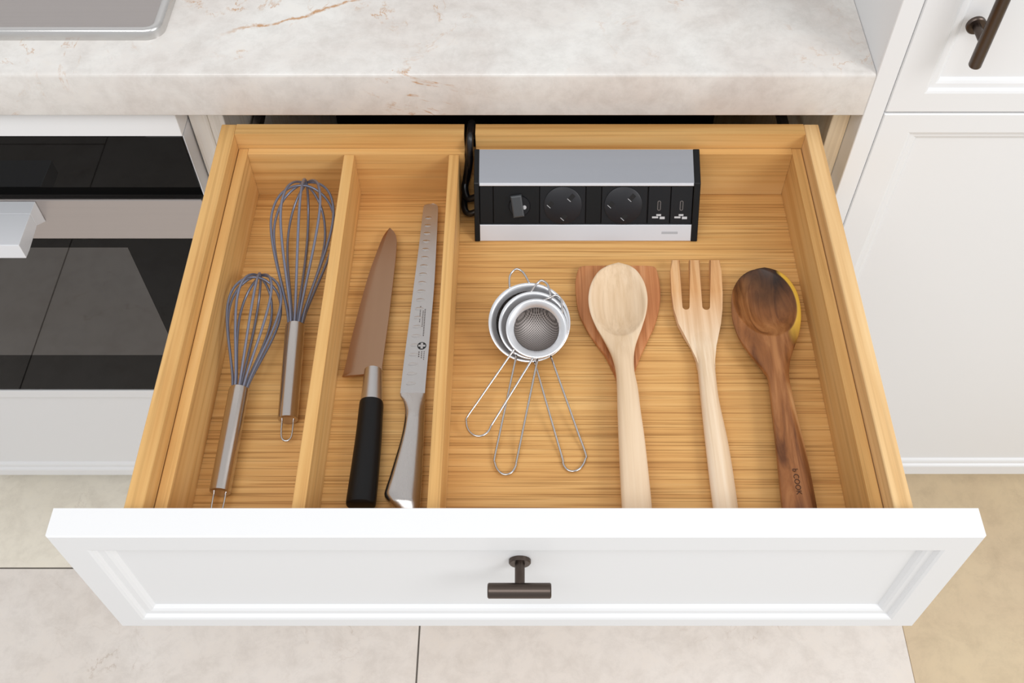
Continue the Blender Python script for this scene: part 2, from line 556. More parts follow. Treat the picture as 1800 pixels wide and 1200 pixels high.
hob = thing('hob', ((hx0+hx1)/2, (hy0+hy1)/2, hz), 'stainless steel hob with raised rounded rim set on the stone worktop', 'hob')
obj('rim', rings_mesh([(.0, hz), (.0006, hz+.0085), (.002, hz+.0112), (.0045, hz+.0122), (.0075, hz+.0118), (.0105, hz+.0098)], .019, False), 'steel_polished', hob, smooth=60)
obj('tray', rings_mesh([(.0105, hz+.0098), (.0125, hz+.0094)], .019), 'steel_brushed', hob, smooth=30)

# ---------------------------------------------------------------- tall cabinet on the right
tc = thing('tall_cabinet', (.68, 1.18, 0), 'tall white cabinet with moulded doors and dark bar handle right of the worktop', 'cabinet')
obj('end_panel', box(.367, .3885, .855, 1.499, 0, 2.3, .0008, 1), 'white', tc)
obj('carcass', box(.3885, .985, .885, 1.499, .10, 2.3), 'white', tc)
obj('plinth', box(.3885, .985, .93, .95, 0, .10), 'white', tc)
TY = .858
ld = obj('lower_door', panelled(.3910, .983, .125, .9275, TY, .884, .034, .034, .026, .026), 'white', tc)
ud = obj('upper_door', panelled(.3910, .983, .9300, 2.25, TY, .884, .034, .034, .026, .034), 'white', tc)
hx = .4490; hyb = TY-.031
hb = obj('handle_bar', tube([(hx, hyb, 1.017), (hx, hyb, 1.0185), (hx, hyb, 1.26), (hx, hyb, 1.2615)], [.0056, .0064, .0064, .0056], 20), 'bronze', tc, smooth=30)
for z in (1.0435, 1.235):
    obj('handle_post', tube([(hx, TY-.003, z), (hx, hyb, z)], .0042, 16, cap=True), 'bronze', tc, smooth=30)
    obj('handle_rosette', lathe([(0, 0), (.0098, 0), (.0098, .003), (.0088, .004), (0, .004)], (hx, TY, z), (0, -1, 0), 28), 'bronze', tc, smooth=30)

# ---------------------------------------------------------------- base cabinet around the drawer
bc = thing('base_cabinet', (0, 1.2, 0), 'oak-lined base cabinet behind the open drawer, under the worktop', 'cabinet')
GY = .886
obj('gable', box(-.3625, -.3445, .900, 1.45, .10, .927, .0008, 1), 'oak_pale_z', bc)
obj('gable', box(.3468, .3665, GY, 1.45, .10, .927, .0008, 1), 'oak_carcass', bc)
obj('back_panel', box(-.3445, .3468, 1.44, 1.45, .10, .927), 'cabinet_shade', bc)
obj('base_board', box(-.3445, .3468, GY, 1.44, .10, .118), 'oak_carcass', bc)
obj('lining', box(-.3443, .3466, 1.0, 1.01, .8065, .927), 'cabinet_shade', bc)  # dark sheet added across the opening in place of unlit depth
obj('lower_front', panelled(-.3845, .3650, .125, .722, .862, GY-.001, .025, .025, .017, .017), 'white', bc)
obj('plinth', box(-.3845, .3665, .93, .95, 0, .10), 'white', bc)

# ---------------------------------------------------------------- oven housing
oc = thing('oven_cabinet', (-.684, 1.2, 0), 'white cabinet housing the black glass oven, with a moulded drawer below', 'cabinet')
OX0, OX1 = -.983, -.3845
obj('gable', box(-.3840, -.3630, .900, 1.45, .10, .927, .0008, 1), 'oak_pale_z', oc)
obj('gable', box(-1.004, -.985, GY, 1.45, .10, .927, .0008, 1), 'oak_pale_z', oc)
obj('top_filler', box(OX0, -.3855, .870, 1.05, .8845, .9275, .0006, 1), 'white', oc)
obj('lower_drawer_front', panelled(OX0, -.3865, .100, .3655, .870, .889, .025, .025, .017, .017), 'white', oc)
obj('shelf', box(OX0, -.3845, .892, 1.44, .345, .364), 'oak_pale_z', oc)
obj('plinth', box(-1.004, -.3630, .93, .95, 0, .10), 'white', oc)

ov = thing('oven', (-.684, 1.15, .366), 'built-in oven with black glass door and steel bar handle left of the drawer', 'oven')
ox0, ox1 = -.980, -.3868
obj('body', box(ox0+.01, ox1-.01, .893, 1.40, .3665, .8835), 'oven_black', ov)
obj('control_panel', box(ox0, ox1, .8705, .893, .8030, .8838, .0006, 1), 'oven_glass', ov, label='glossy black glass control panel')
obj('vent_gap', box(ox0, ox1, .879, .893, .7825, .8030), 'oven_black', ov)
obj('trim_band', box(ox0, ox1-.003, .8700, .892, .7125, .7825, .0015, 2), 'steel_brushed', ov, label='brushed steel band across the top of the oven door')
obj('door_glass', box(ox0, ox1, .8705, .892, .3690, .7122, .0006, 1), 'oven_glass', ov, label='glossy black glass oven door')
obj('door_window', box(-.861, -.506, .8702, .8712, .4602, .6963), 'oven_window', ov, label='lighter viewing window in the oven door')
for xs in (ox1+.0004, ox0-.0016):
    obj('side_trim', box(xs, xs+.0012, .8725, .930, .3690, .8838), 'alu_bright', ov)
# bar handle: shaped section swept along X
hl, hr = -.777, -.591
def xsec(pts, xa, xb):
    b = bmesh.new()
    A = [b.verts.new((xa, y, z)) for y, z in pts]; C = [b.verts.new((xb, y, z)) for y, z in pts]
    b.faces.new(A); b.faces.new(C[::-1])
    for i in range(len(pts)): b.faces.new((A[i], A[(i+1) % len(pts)], C[(i+1) % len(pts)], C[i]))
    bmesh.ops.recalc_face_normals(b, faces=b.faces[:])
    bmesh.ops.bevel(b, geom=b.edges[:], offset=.0008, segments=2, profile=.5, affect='EDGES')
    return b
hd = obj('handle', xsec([(.7995, .7800), (.7995, .7570), (.812, .7565), (.8480, .7600), (.8480, .7815)], hl, hr), 'handle_steel', ov, label='chunky square steel handle')
obj('bracket', xsec([(.8488, .7805), (.8488, .7600), (.8698, .7450), (.8698, .7805)], hl+.0005, hr-.0005), 'handle_steel', hd)

# ================================================================== DRAWER
BX0, BX1 = -.335, .325
ZR, ZL, ZB = .9075, .8865, .824           # box rim, tray rim, tray floor
T = .0165
YF = .386
dr = thing('drawer', (-.005, .61, .80), 'open white-fronted oak kitchen drawer pulled out of the cabinet', 'drawer')
front = obj('front', panelled(-.3845, .3705, .7300, .9245, .360, .3855, .025, .025, .017, .025), 'white', dr, label='white moulded drawer front')
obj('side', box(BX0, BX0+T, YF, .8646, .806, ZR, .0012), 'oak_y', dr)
obj('side', box(BX1-T, BX1, YF, .8646, .806, ZR, .0012), 'oak_y_lit', dr)
# back board with the notch that lets the cable through
nx0, nx1 = -.0665, -.0540
xa, xb = BX0+T+.0002, BX1-T-.0002
fn = lambda u, v, n: (u, .8487+n, v)
obj('back_board', prism([(xa, .806), (xb, .806), (xb, ZR), (nx1, ZR), (nx1, .874), (nx0, .874), (nx0, ZR), (xa, ZR)], fn, .0158), 'oak_x', dr)
obj('inner_front', box(xa, xb, YF, YF+.004, .806, .885), 'oak_x', dr)
obj('bottom_board', box(BX0+T+.0002, BX1-T-.0002, YF+.0045, .8485, .807, .8155), 'oak_x', dr)
for xr in (BX0-.006, BX1-.003):
    obj('runner', box(xr, xr+.009, YF+.03, 1.30, .790, .8055), 'steel_brushed', dr)
HZ = .8600
hnd = obj('handle', tube([(-.0311, .3415, HZ), (-.0301, .3415, HZ), (.0215, .3415, HZ), (.0225, .3415, HZ)], [.0057, .0066, .0066, .0057], 24), 'bronze', dr, smooth=30, label='dark bronze T-bar handle')
obj('post', tube([(-.0040, .3680, HZ), (-.0040, .3415, HZ)], .0043, 18), 'bronze', hnd, smooth=30)
obj('rosette', lathe([(0, 0), (.0095, 0), (.0095, .0026), (.0086, .0036), (0, .0036)], (-.0040, .3691, HZ), (0, -1, 0), 32), 'bronze', hnd, smooth=30)

# ---------------------------------------------------------------- lift-out oak organiser tray
tr = thing('organiser_tray', (-.005, .61, ZB-.008), 'oak organiser tray with two long dividers lining the open drawer', 'organiser')
TX0, TX1 = BX0+T+.0008, BX1-T-.0008
LW = .0108
TYF, TYB = .3912, .8480
obj('base', box(TX0, TX1, TYF, TYB, ZB-.0078, ZB), 'oak_floor', tr)
obj('wall', box(TX0, TX0+LW, TYF, TYB, ZB+.0002, ZL, .0008), 'oak_y', tr)
obj('wall', box(TX1-LW, TX1, TYF, TYB, ZB+.0002, ZL, .0008), 'oak_y', tr)
fn = lambda u, v, n: (u, .8390+n, v)
xa, xb = TX0+LW+.0002, TX1-LW-.0002
obj('end_wall', prism([(xa, ZB+.0002), (xb, ZB+.0002), (xb, ZL), (nx1, ZL), (nx1, .848), (nx0, .848), (nx0, ZL), (xa, ZL)], fn, .0090), 'oak_x', tr)
obj('end_wall', box(xa, xb, TYF, TYF+.009, ZB+.0002, ZL-.003, .0008), 'oak_x', tr)
for xd0, xd1 in ((-.2000, -.1885), (-.0838, -.0725)):
    obj('divider', box(xd0, xd1, TYF+.0095, .8387, ZB+.0002, ZL, .0008), 'oak_y', tr)

# ================================================================== POWER UNIT
ux0, ux1 = -.0553, .1921
pu = thing('power_unit', ((ux0+ux1)/2, .80, ZB), 'silver and black power socket unit standing at the back of the drawer', 'power socket')
PF = Vector((0, .7655, ZB)); PT = Vector((0, .8005, .8800)); PB = Vector((0, .8365, .8950))
vdir = (PT-PF); FL = vdir.length; vdir.normalize()
ndir = Vector((0, -vdir.z, vdir.y))
def face(u, v, n): return Vector((u, 0, 0)) + PF + vdir*v + ndir*n
ndir = ndir if ndir.y < 0 else -ndir
capL, capR = .0058, .0072
def sidecap(x0, x1, grow):
    pts = [(PF.y-.0006, ZB), (PT.y-grow, PT.z+grow*.3), (PB.y, PB.z+grow), (.8372, PB.z-.002), (.8372, ZB)]
    b = bmesh.new()
    A = [b.verts.new((x0, y, z)) for y, z in pts]; C = [b.verts.new((x1, y, z)) for y, z in pts]
    b.faces.new(A); b.faces.new(C[::-1])
    for i in range(len(pts)): b.faces.new((A[i], A[(i+1) % len(pts)], C[(i+1) % len(pts)], C[i]))
    bmesh.ops.recalc_face_normals(b, faces=b.faces[:])
    bmesh.ops.bevel(b, geom=b.edges[:], offset=.0006, segments=1, affect='EDGES')
    return b
obj('end_cap', sidecap(ux0, ux0+capL, .0012), 'black_plastic', pu)
obj('end_cap', sidecap(ux1-capR, ux1, .0012), 'black_plastic', pu)
ia, ib = ux0+capL, ux1-capR
# core and aluminium profiles
b = bmesh.new()
pts = [face(0, .001, -.004), face(0, FL-.002, -.004), (0, .8350, .8925), (0, .8350, ZB+.0005), face(0, 0, -.004)+Vector((0, 0, .0035))]
A = [b.verts.new((ia, p[1], p[2])) for p in pts]; C = [b.verts.new((ib, p[1], p[2])) for p in pts]
b.faces.new(A); b.faces.new(C[::-1])
for i in range(len(pts)): b.faces.new((A[i], A[(i+1) % 5], C[(i+1) % 5], C[i]))
obj('core', b, 'black_deep', pu)
def strip(v0, v1, n0, n1, m, name, bev=.0005, u0=ia, u1=ib, label=None, parent=pu):
    fn = lambda u, v, n: face(u, v, n0+n)
    return obj(name, prism([(u0, v0), (u1, v0), (u1, v1), (u0, v1)], fn, n1-n0, bev), m, parent, label=label)
strip(.0004, .0190, -.003, .0002, 'alu_bright', 'lower_profile', label='pale aluminium strip along the bottom')
strip(FL-.0036, FL, -.003, .0004, 'alu_bright', 'upper_lip')
tdir = (PB-PT).normalized(); tn = Vector((0, -tdir.z, tdir.y))
if tn.z < 0: tn = -tn
b = bmesh.new()
a0, a1 = PT+tn*.0004, PB+tn*.0004
vs = [b.verts.new((x, p.y, p.z)) for x in (ia, ib) for p in (a0, a1, a1-tn*.002, a0-tn*.002)]
for f in ((0, 1, 2, 3), (7, 6, 5, 4), (0, 4, 5, 1), (1, 5, 6, 2), (2, 6, 7, 3), (3, 7, 4, 0)): b.faces.new([vs[i] for i in f])
obj('top_plate', b, 'alu', pu, label='sloping satin aluminium top plate')
V0, V1 = .0200, FL-.0042
VM = (V0+V1)/2
def module(name, u0, u1, m='black_gloss', n=-.0012):
    return strip(V0, V1, -.0036, n, m, name, .0005, u0+.0003, u1-.0003)
module('blank_plate', ia, -.0345, 'black_plastic')
ms = module('switch_module', -.0345, .0165, 'black_plastic')
s1 = module('socket_module', .0165, .0672)
module('blank_plate', .0672, .0845, 'black_plastic')
s2 = module('socket_module', .0845, .1352)
q = Vector((0, 0, 1)).rotation_difference(ndir)
def disc(u, v, prof, m, name, parent, n=36, smooth=30):
    return obj(name, lathe(prof, face(u, v, 0), ndir, n), m, parent, smooth=smooth)
def rot_rect(cu, cv, hw, hh, ang):
    c, s = math.cos(ang), math.sin(ang)
    return [(cu+x*c-y*s, cv+x*s+y*c) for x, y in ((-hw, -hh), (hw, -hh), (hw, hh), (-hw, hh))]
for sm, uc in ((s1, .0421), (s2, .1085)):
    disc(uc, VM, [(0, -.0012), (.0208, -.0012), (.0208, .0002), (.0200, .0006), (0, .0006)], 'socket_black', 'socket_face', sm)
    for du, dv, hw, hh in ((.0092, .0088, .0024, .0042), (-.0135, .0010, .0024, .0034), (.0014, -.0132, .0024, .0034)):
        fn = lambda u, v, n: face(u, v, .0004+n)
        obj('slot', prism(rot_rect(uc+du, VM+dv, hw, hh, math.radians(-42)), fn, .0004), 'black_deep', sm)
        # metal shutter edge seen inside the slot
        a = math.radians(-42)
        ou, ovv = math.sin(a)*(hh-.0004)*1, -math.cos(a)*(hh-.0004)
        obj('shutter', prism(rot_rect(uc+du+ou, VM+dv+ovv, hw*1.05, .00035, a), fn, .0005), 'print_grey', sm)
# rotary switch with a flat wing and white dot
disc(-.0055, VM-.001, [(0, -.0012), (.0120, -.0012), (.0112, .0005), (0, .0005)], 'black_gloss', 'dial', ms)
fn = lambda u, v, n: face(u, v, .0004+n)
obj('wing', prism(rot_rect(-.0078, VM-.0002, .0062, .0122, math.radians(8)), fn, .0052, .0016), 'knob_grey', ms)
disc(-.0002, VM-.0022, [(0, .0004), (.0024, .0004), (.0022, .0012), (0, .0012)], 'print_white', 'dot', ms, 20)
for u0, u1 in ((.1358, .1604), (.1606, ib)):
    um = module('usb_module', u0, min(u1, ib))
    uc = (u0+u1)/2
    fn = lambda u, v, n: face(u, v, -.0012+n)
    r_ = rrect(uc-.0019, uc+.0019, VM-.0062, VM+.0050, .0018, 4)
    obj('port_rim', prism(r_, fn, .0002), 'print_faint', um)
    r_ = rrect(uc-.0011, uc+.0011, VM-.0054, VM+.0042, .0010, 4)
    obj('port', prism(r_, fn, .0003), 'black_deep', um)
    for du, dv, hw, hh in ((.0, -.0112, .0026, .0010), (-.0038, -.0138, .0034, .0010), (.0040, -.0144, .0028, .0014)):
        obj('print', prism([(uc+du-hw, VM+dv-hh), (uc+du+hw, VM+dv-hh), (uc+du+hw, VM+dv+hh), (uc+du-hw, VM+dv+hh)], fn, .0002), 'print_white', um)
fn = lambda u, v, n: face(u, v, .0002+n)
obj('maker_mark', prism([(.152, .0085), (.170, .0085), (.170, .0112), (.152, .0112)], fn, .0001), 'print_grey', pu)
pu.location.z += .0009
# cable: out of the unit's left end, up the tray wall, through the notch
def bez(pts, n=10): return [Vector(p) for p in catmull(pts, n)]
cab = bez([(ux0+.002, .815, ZB+.020), (-.0640, .816, ZB+.016), (-.0675, .828, ZB+.022), (-.0645, .835, .856), (-.0610, .8365, .880), (-.0602, .845, .9005), (-.0596, .858, .9050), (-.0590, .875, .8990), (-.0585, .90, .87), (-.058, .95, .82)])
obj('cable', tube(cab, .0040, 12), 'cable', pu, smooth='all')
cab2 = bez([(ux0+.002, .800, ZB+.012), (-.0625, .799, ZB+.009), (-.0675, .806, ZB+.010), (-.0680, .822, ZB+.012), (-.0665, .832, ZB+.028), (-.0640, .8345, .868), (-.0620, .841, .886), (-.0615, .855, .8935), (-.061, .875, .885), (-.060, .95, .81)])
obj('cable', tube(cab2, .0036, 12), 'cable', pu, smooth='all')

# ================================================================== WHISKS
def whisk(base_pt, tip, rh, hlen, R, nloop, label, wr, phase, loop_len):
    A, B = Vector(base_pt), Vector(tip)
    d = (B-A).normalized(); L = (B-A).length
    t = thing('whisk', (A.x, A.y, ZB), label, 'whisk', 'balloon whisks in the drawer')
    side = d.cross(Vector((0, 0, 1))).normalized(); up = side.cross(d)
    # tubular handle
    hp = [(rh*.80, 0), (rh*.98, .0012), (rh, .003), (rh, hlen-.004), (rh*.96, hlen-.001), (rh*.82, hlen), (rh*.80, hlen-.001), (0, hlen-.0012)]
    obj('handle', lathe([(0, .0008)]+hp, A, d, 32), 'steel_handle', t, smooth=40)
    prof = [(.0, .36), (.12, .44), (.28, .62), (.45, .82), (.60, .955), (.72, 1.0), (.82, .95), (.90, .78), (.955, .55), (.988, .28), (1.0, 0)]
    h0 = hlen-.006
    BL = L-h0
    for k in range(nloop):
        a = math.pi*k/nloop + phase
        dirv = side*math.cos(a) + up*math.sin(a)
        sc = 1.0 - .03*k/nloop
        half = [(s*sc, r*(rh*1.0+(R-rh)*min(1, max(0, (r-.36)/.64)))/1.0 if r >= .36 else r*R) for s, r in prof]
        half = [(s*sc, (rh*.62 + (R-rh*.62)*(r-.36)/.64) if r >= .36 and s < .85 else r*R) for s, r in prof]
        pts = [A + d*(h0+s*BL) + dirv*r for s, r in half] + [A + d*(h0+s*BL) - dirv*r for s, r in half[::-1][1:]]
        obj('wire', tube(bez(pts, 5), wr, 8), 'wire_whisk', t, smooth='all')
    lp = [A + d*.004 + side*rh*.55, A - d*loop_len*.5 + side*rh*.55, A - d*loop_len*.88 + side*rh*.42, A - d*loop_len,
          A - d*loop_len*.88 - side*rh*.42, A - d*loop_len*.5 - side*rh*.55, A + d*.004 - side*rh*.55]
    obj('hanging_loop', tube(bez(lp, 5), .0010, 8), 'wire', t, smooth='all')
    return t
whisk((-.2292, .5256, ZB+.0100), (-.2415, .8150, ZB+.0428), .0098, .108, .0345, 5, 'larger wire whisk, nearer the back of the left compartment', .00145, .25, .0215)
whisk((-.2812, .4470, ZB+.0100), (-.2757, .6900, ZB+.0322), .0098, .110, .0272, 5, 'smaller wire whisk, nearer the drawer front in the left compartment', .00140, .12, .0235)

# ================================================================== KNIVES
def P(zt, zb): return lambda y, s: (zt, zb)
kn = thing('chef_knife', (-.15, .60, ZB), 'broad-bladed chef knife with black handle and steel ferrule', 'knife')
zk = ZB+.0100
blade_rows = [(.7765, -.1506, -.1496), (.7692, -.1545, -.1440), (.7582, -.1580, -.1408), (.7367, -.1624, -.1401), (.7132, -.1668, -.1402), (.6726, -.1722, -.1408), (.6514, -.1746, -.1411), (.6206, -.1777, -.1420), (.5894, -.1802, -.1430), (.5830, -.1809, -.1432), (.5800, -.1812, -.1560)]
def bladeprof(y, s):
    # s=-1 cutting edge, s=+1 spine
    if s < -.55: th = .0001 + (s+1)/.45*.0007
    else: th = .0008 + (s+.55)/1.55*.0004
    return (zk+th, zk-th)
bm = loft(blade_rows, bladeprof, 22, 6)
loft([(.5800, -.1812, -.1560), (.5785, -.1817, -.1660), (.5768, -.1822, -.1790)], bladeprof, 22, 3, bm)
obj('blade', bm, 'steel_oak_tint', kn, smooth=6, label='wide tapering steel blade')
def oval(zc, a, p=2.0):
    return lambda y, s: (zc + a*(max(0, 1-abs(s)**p))**(1/p), zc - a*(max(0, 1-abs(s)**p))**(1/p))
zh = ZB+.0112
obj('ferrule', loft([(.5835, -.1601, -.1424), (.5440, -.1607, -.1388)], oval(zh, .0088), 24, 1, None, False), 'steel_blade', kn, smooth=40)
hrow = [(.5445, -.1600, -.1392), (.5442, -.1612, -.1380), (.5300, -.1613, -.1375), (.5073, -.1614, -.1366), (.4703, -.1624, -.1360), (.4460, -.1632, -.1360), (.4360, -.1634, -.1362), (.4335, -.1622, -.1372), (.4328, -.1600, -.1394)]
def hprof(y, s):
    a = .0109
    if y < .4345: a = .0109 - (.4345-y)*1.3
    e = a*(max(0, 1-abs(s)**2.3))**(1/2.3)
    return (zh+e, zh-e)
obj('grip', loft(hrow, hprof, 24, 3), 'handle_black', kn, smooth=40, label='black oval grip')

sk = thing('slicing_knife', (-.11, .60, ZB), 'all-steel slicing knife with scalloped round-ended blade and cross emblem', 'knife')
zs = ZB+.0085
srow = [(.8150, -.1095, -.1040), (.8140, -.1123, -.1010), (.8116, -.1141, -.0988), (.8019, -.1148, -.0976), (.7524, -.1160, -.0969), (.6958, -.1181, -.0963), (.6499, -.1197, -.0969), (.6206, -.1209, -.0973), (.5922, -.1219, -.0979), (.5570, -.1228, -.0984)]
def sprof(y, s):
    th = .00035 + (s+1)/2*.0008
    return (zs+th, zs-th)
obj('blade', loft(srow, sprof, 16, 5), 'steel_blade', sk, smooth=20, label='long straight steel blade')
hr_ = [(.5572, -.1226, -.0980), (.5540, -.1222, -.0977), (.5486, -.1192, -.0974), (.5387, -.1168, -.0972), (.5257, -.1163, -.0967), (.5110, -.1174, -.0963), (.4959, -.1196, -.0960), (.4811, -.1224, -.0957), (.4630, -.1258, -.0953), (.4500, -.1286, -.0953), (.4440, -.1290, -.0953), (.4390, -.1262, -.0954), (.4330, -.1210, -.0955), (.4290, -.1160, -.0965)]
def skp(y, s):
    a = .0014 + .0066*min(1, max(0, (.5572-y)/.03))
    a += .0012*max(0, (.50-y)/.06)
    if y < .436: a -= (.436-y)*.5
    e = a*(max(0, 1-abs(s)**2.6))**(1/2.6)
    zc = ZB+.0098
    return (zc+e, zc-e)
obj('grip', loft(hr_, skp, 24, 4), 'steel_y', sk, smooth=40, label='flared steel grip')
# scallops ground into the edge side of the blade
def edge_x(y):
    ys = [r[0] for r in srow][::-1]; xs = [r[1] for r in srow][::-1]; xr = [r[2] for r in srow][::-1]
    return float(np.interp(y, ys, xs)), float(np.interp(y, ys, xr))
sc_me = None
yy = .7935
i = 0
while yy > .567:
    xl, xr = edge_x(yy)
    wd = (xr-xl)
    cx = xl + wd*.42; hw = wd*.24
    b = bmesh.new()
    rings = [[b.verts.new((rx*math.cos(2*math.pi*k/16), ry*math.sin(2*math.pi*k/16), h)) for k in range(16)] for rx, ry, h in ((1, .0022, 0), (.86, .0016, .00016), (.55, .0007, .00026))]
    for a, c in zip(rings, rings[1:]):
        for k in range(16): b.faces.new((a[k], a[(k+1) % 16], c[(k+1) % 16], c[k]))
    b.faces.new(rings[-1])
    ztop = zs + .00035 + (1+(cx-xl)/wd*2-1)/2*.0008 - .00002
    bmesh.ops.transform(b, matrix=Matrix.Translation((cx, yy, ztop)) @ Matrix.Diagonal((hw, 1, 1, 1)), verts=b.verts[:])
    obj('scallop', b, 'steel_y', sk, smooth=60)
    yy -= .0118
# cross emblem: black roundel with pale cross, and fine print either side
def zat(x, y):
    xl, xr = edge_x(y)
    return zs + .00035 + (x-xl)/(xr-xl)*.0008 + .00004
ex, ey = -.1048, .6155
em = obj('emblem', lathe([(0, 0), (.0046, 0), (.0046, .0001), (0, .0001)], (ex, ey, zat(ex, ey)+.0001), (0, 0, 1), 28), 'print_black', sk, label='black roundel with a pale cross')
zz = zat(ex, ey)+.0001
cr = [(-.0012, -.0036), (.0012, -.0036), (.0012, -.0012), (.0036, -.0012), (.0036, .0012), (.0012, .0012), (.0012, .0036), (-.0012, .0036), (-.0012, .0012), (-.0036, .0012), (-.0036, -.0012), (-.0012, -.0012)]
obj('cross', prism([(ex+a, ey+c) for a, c in cr], lambda u, v, n: (u, v, zz+.00008+n), .0001), 'steel_blade', em)
for (cx, y0, y1, hw) in ((-.1040, .628, .664, .0006), (-.1060, .640, .662, .0005), (-.1090, .646, .668, .0005), (-.1020, .598, .6095, .0004), (-.1044, .600, .6095, .0005), (-.1072, .6015, .6095, .0006)):
    b = bmesh.new()
    n = max(3, int((y1-y0)/.0021))
    for k in range(n):
        ya = y0 + (y1-y0)*k/n; yb_ = ya + (y1-y0)/n*.62
        box(cx-hw, cx+hw, ya, yb_, zat(cx, ya), zat(cx, ya)+.0001, bm=b)
    obj('fine_print', b, 'print_faint', sk)

# ================================================================== STRAINERS
TILT = math.radians(23)
def strainer(cx, cy, zr, R, rm, depth, hook, hend, hx_, label, wr=.00115):
    """rim and mesh bowl tipped towards the handle, which slopes down to the tray floor"""
    t = thing('strainer', (cx, cy, ZB), label, 'strainer', 'nested wire strainers')
    ax = (0, -math.sin(TILT), math.cos(TILT))
    c = (cx, cy, ZB+zr)
    bw = R-rm
    rim = [(R-.0004, -.0030), (R, -.0012), (R-.0003, 0), (R-.0012, .0004), (R-.0030, .0000), (R-bw*.5, -.0010), (rm+.0006, -.0030), (rm, -.0040), (rm+.0006, -.0046), (R-bw*.5, -.0024), (R-.0018, -.0012)]
    obj('rim', lathe(rim, c, ax, n=72, closed=True), 'rim_steel', t, smooth=50)
    out = []
    for k in range(13):
        a = k/12*math.pi/2
        out.append((rm*1.01*math.cos(a), -.0038 - depth*math.sin(a)))
    out[-1] = (0, -.0038-depth)
    inn = [(r*.985, h+.0005) for r, h in out]
    obj('mesh_bowl', lathe(out + inn[::-1], c, ax, n=48), 'mesh', t, smooth='all')
    def on_rim(x, sgn):
        q_ = R-.0008
        co = (x-cx)/q_; si = sgn*math.sqrt(max(0, 1-co*co))
        return (x, cy + q_*si*math.cos(TILT), ZB + zr + q_*si*math.sin(TILT) - .0006)
    hk = [on_rim(hook[0], 1)] + [(x, y, ZB+z) for x, y, z in hook[1:-1]] + [on_rim(hook[-1], 1)]
    obj('hook', tube(bez(hk, 8), wr, 8), 'wire', t, smooth='all')
    (lx, ly), (rx, ry), (ex_, ey_), ez = hend
    ez += ZB
    (ax_, ay, az), (bx, by, bz) = on_rim(hx_[0], -1), on_rim(hx_[1], -1)
    cxh, cyh = (lx+rx)/2, (ly+ry)/2
    out_v = Vector((ex_-cxh, ey_-cyh)); half = Vector((lx-cxh, ly-cyh))
    pts = [(ax_+(lx-ax_)*k/5, ay+(ly-ay)*k/5, az+(ez-az)*k/5) for k in range(5)]
    for k in range(11):
        a_ = math.pi*k/10
        v = half*math.cos(a_) + out_v*math.sin(a_)
        pts.append((cxh+v.x, cyh+v.y, ez))
    pts += [(bx+(rx-bx)*k/5, by+(ry-by)*k/5, bz+(ez-bz)*k/5) for k in range(4, -1, -1)]
    obj('handle', tube(bez(pts, 6), wr, 8), 'wire', t, smooth='all')
    return t
strainer(.0049, .6264, .0350, .0415, .0335, .0290,
         [-.0150, (-.0150, .6735, .0505), (-.0087, .6808, .0530), (-.0012, .6768, .0520), .0050],
         ((.0362, .4874), (.0586, .4924), (.0472, .4745), .0020), (.0100, .0262),
         'largest strainer, lowest in the nested stack, handle pointing right')
strainer(.0091, .6195, .0392, .0353, .0272, .0230,
         [.0066, (.0116, .6605, .0525), (.0173, .6648, .0540), (.0236, .6597, .0530), .0262],
         ((-.0287, .4881), (-.0076, .4850), (-.0187, .4703), .0030), (-.0080, .0130),
         'middle strainer in the nested stack, handle pointing straight down the drawer')
strainer(.0119, .6118, .0442, .0306, .0222, .0175,
         [.0190, (.0252, .6425, .0540), (.0316, .6448, .0550), (.0368, .6405, .0530), .0372],
         ((-.0557, .5282), (-.0320, .5188), (-.0475, .5075), .0120), (-.0098, .0085),
         'smallest strainer, topmost in the nested stack, handle pointing left')

# ================================================================== WOODEN UTENSILS
def bowl_prof(ze, xc, yc, rx, ry, d, belly, hb, ht, yj, tilt=0.0):
    """spoon: elliptical hollow at (xc, yc), rounded handle towards the drawer front below yj"""
    ct, st = math.cos(tilt), math.sin(tilt)
    def f(y, s, x):
        k = (max(0, 1-abs(s)**2.2))**(1/2.2)
        bl = min(1, max(0, (y-yj)/(yc-ry*.75-yj)))
        bl = bl*bl*(3-2*bl)
        top = ze + (ht*(1-bl) + .0012*bl)*k
        u, v = (x-xc)*ct + (y-yc)*st, -(x-xc)*st + (y-yc)*ct
        rr = math.hypot(u/rx, v/ry)
        if rr < 1: top = top - d*(1-rr**2.2)
        end = max(0.0, 1-max(0, (y-yc)/(ry*1.12))**2)**.5
        bot = ze - (hb*(1-bl) + belly*bl*end)*k
        bot = min(bot, top-.0008) if abs(s) < .97 else bot
        return (top, bot) if abs(s) < .9999 else (ze, ze)
    f.wants_x = True
    return f

ws = obj('wooden_spoon', loft([(.7172, .0996, .1014), (.7158, .0940, .1068), (.7128, .0872, .1136), (.7049, .0782, .1206), (.6892, .0703, .1266), (.6700, .0666, .1284), (.6512, .0677, .1259), (.6327, .0728, .1205), (.6197, .0784, .1158), (.6076, .0832, .1119), (.5935, .0877, .1093), (.5762, .0902, .1088), (.5560, .0903, .1109), (.5297, .0894, .1119), (.5035, .0888, .1134), (.4667, .0882, .1145), (.4316, .0878, .1151), (.4130, .0884, .1146), (.4060, .0910, .1118), (.4045, .0960, .1070)],
          bowl_prof(ZB+.0200, .0975, .6665, .0286, .0475, .0105, .0112, .0088, .0062, .585), 40, 8), 'spoon_beech', base=(.10, .56, ZB), smooth='all')
setp(ws, 'pale wooden spoon lying on top of the flat turner', 'spoon')

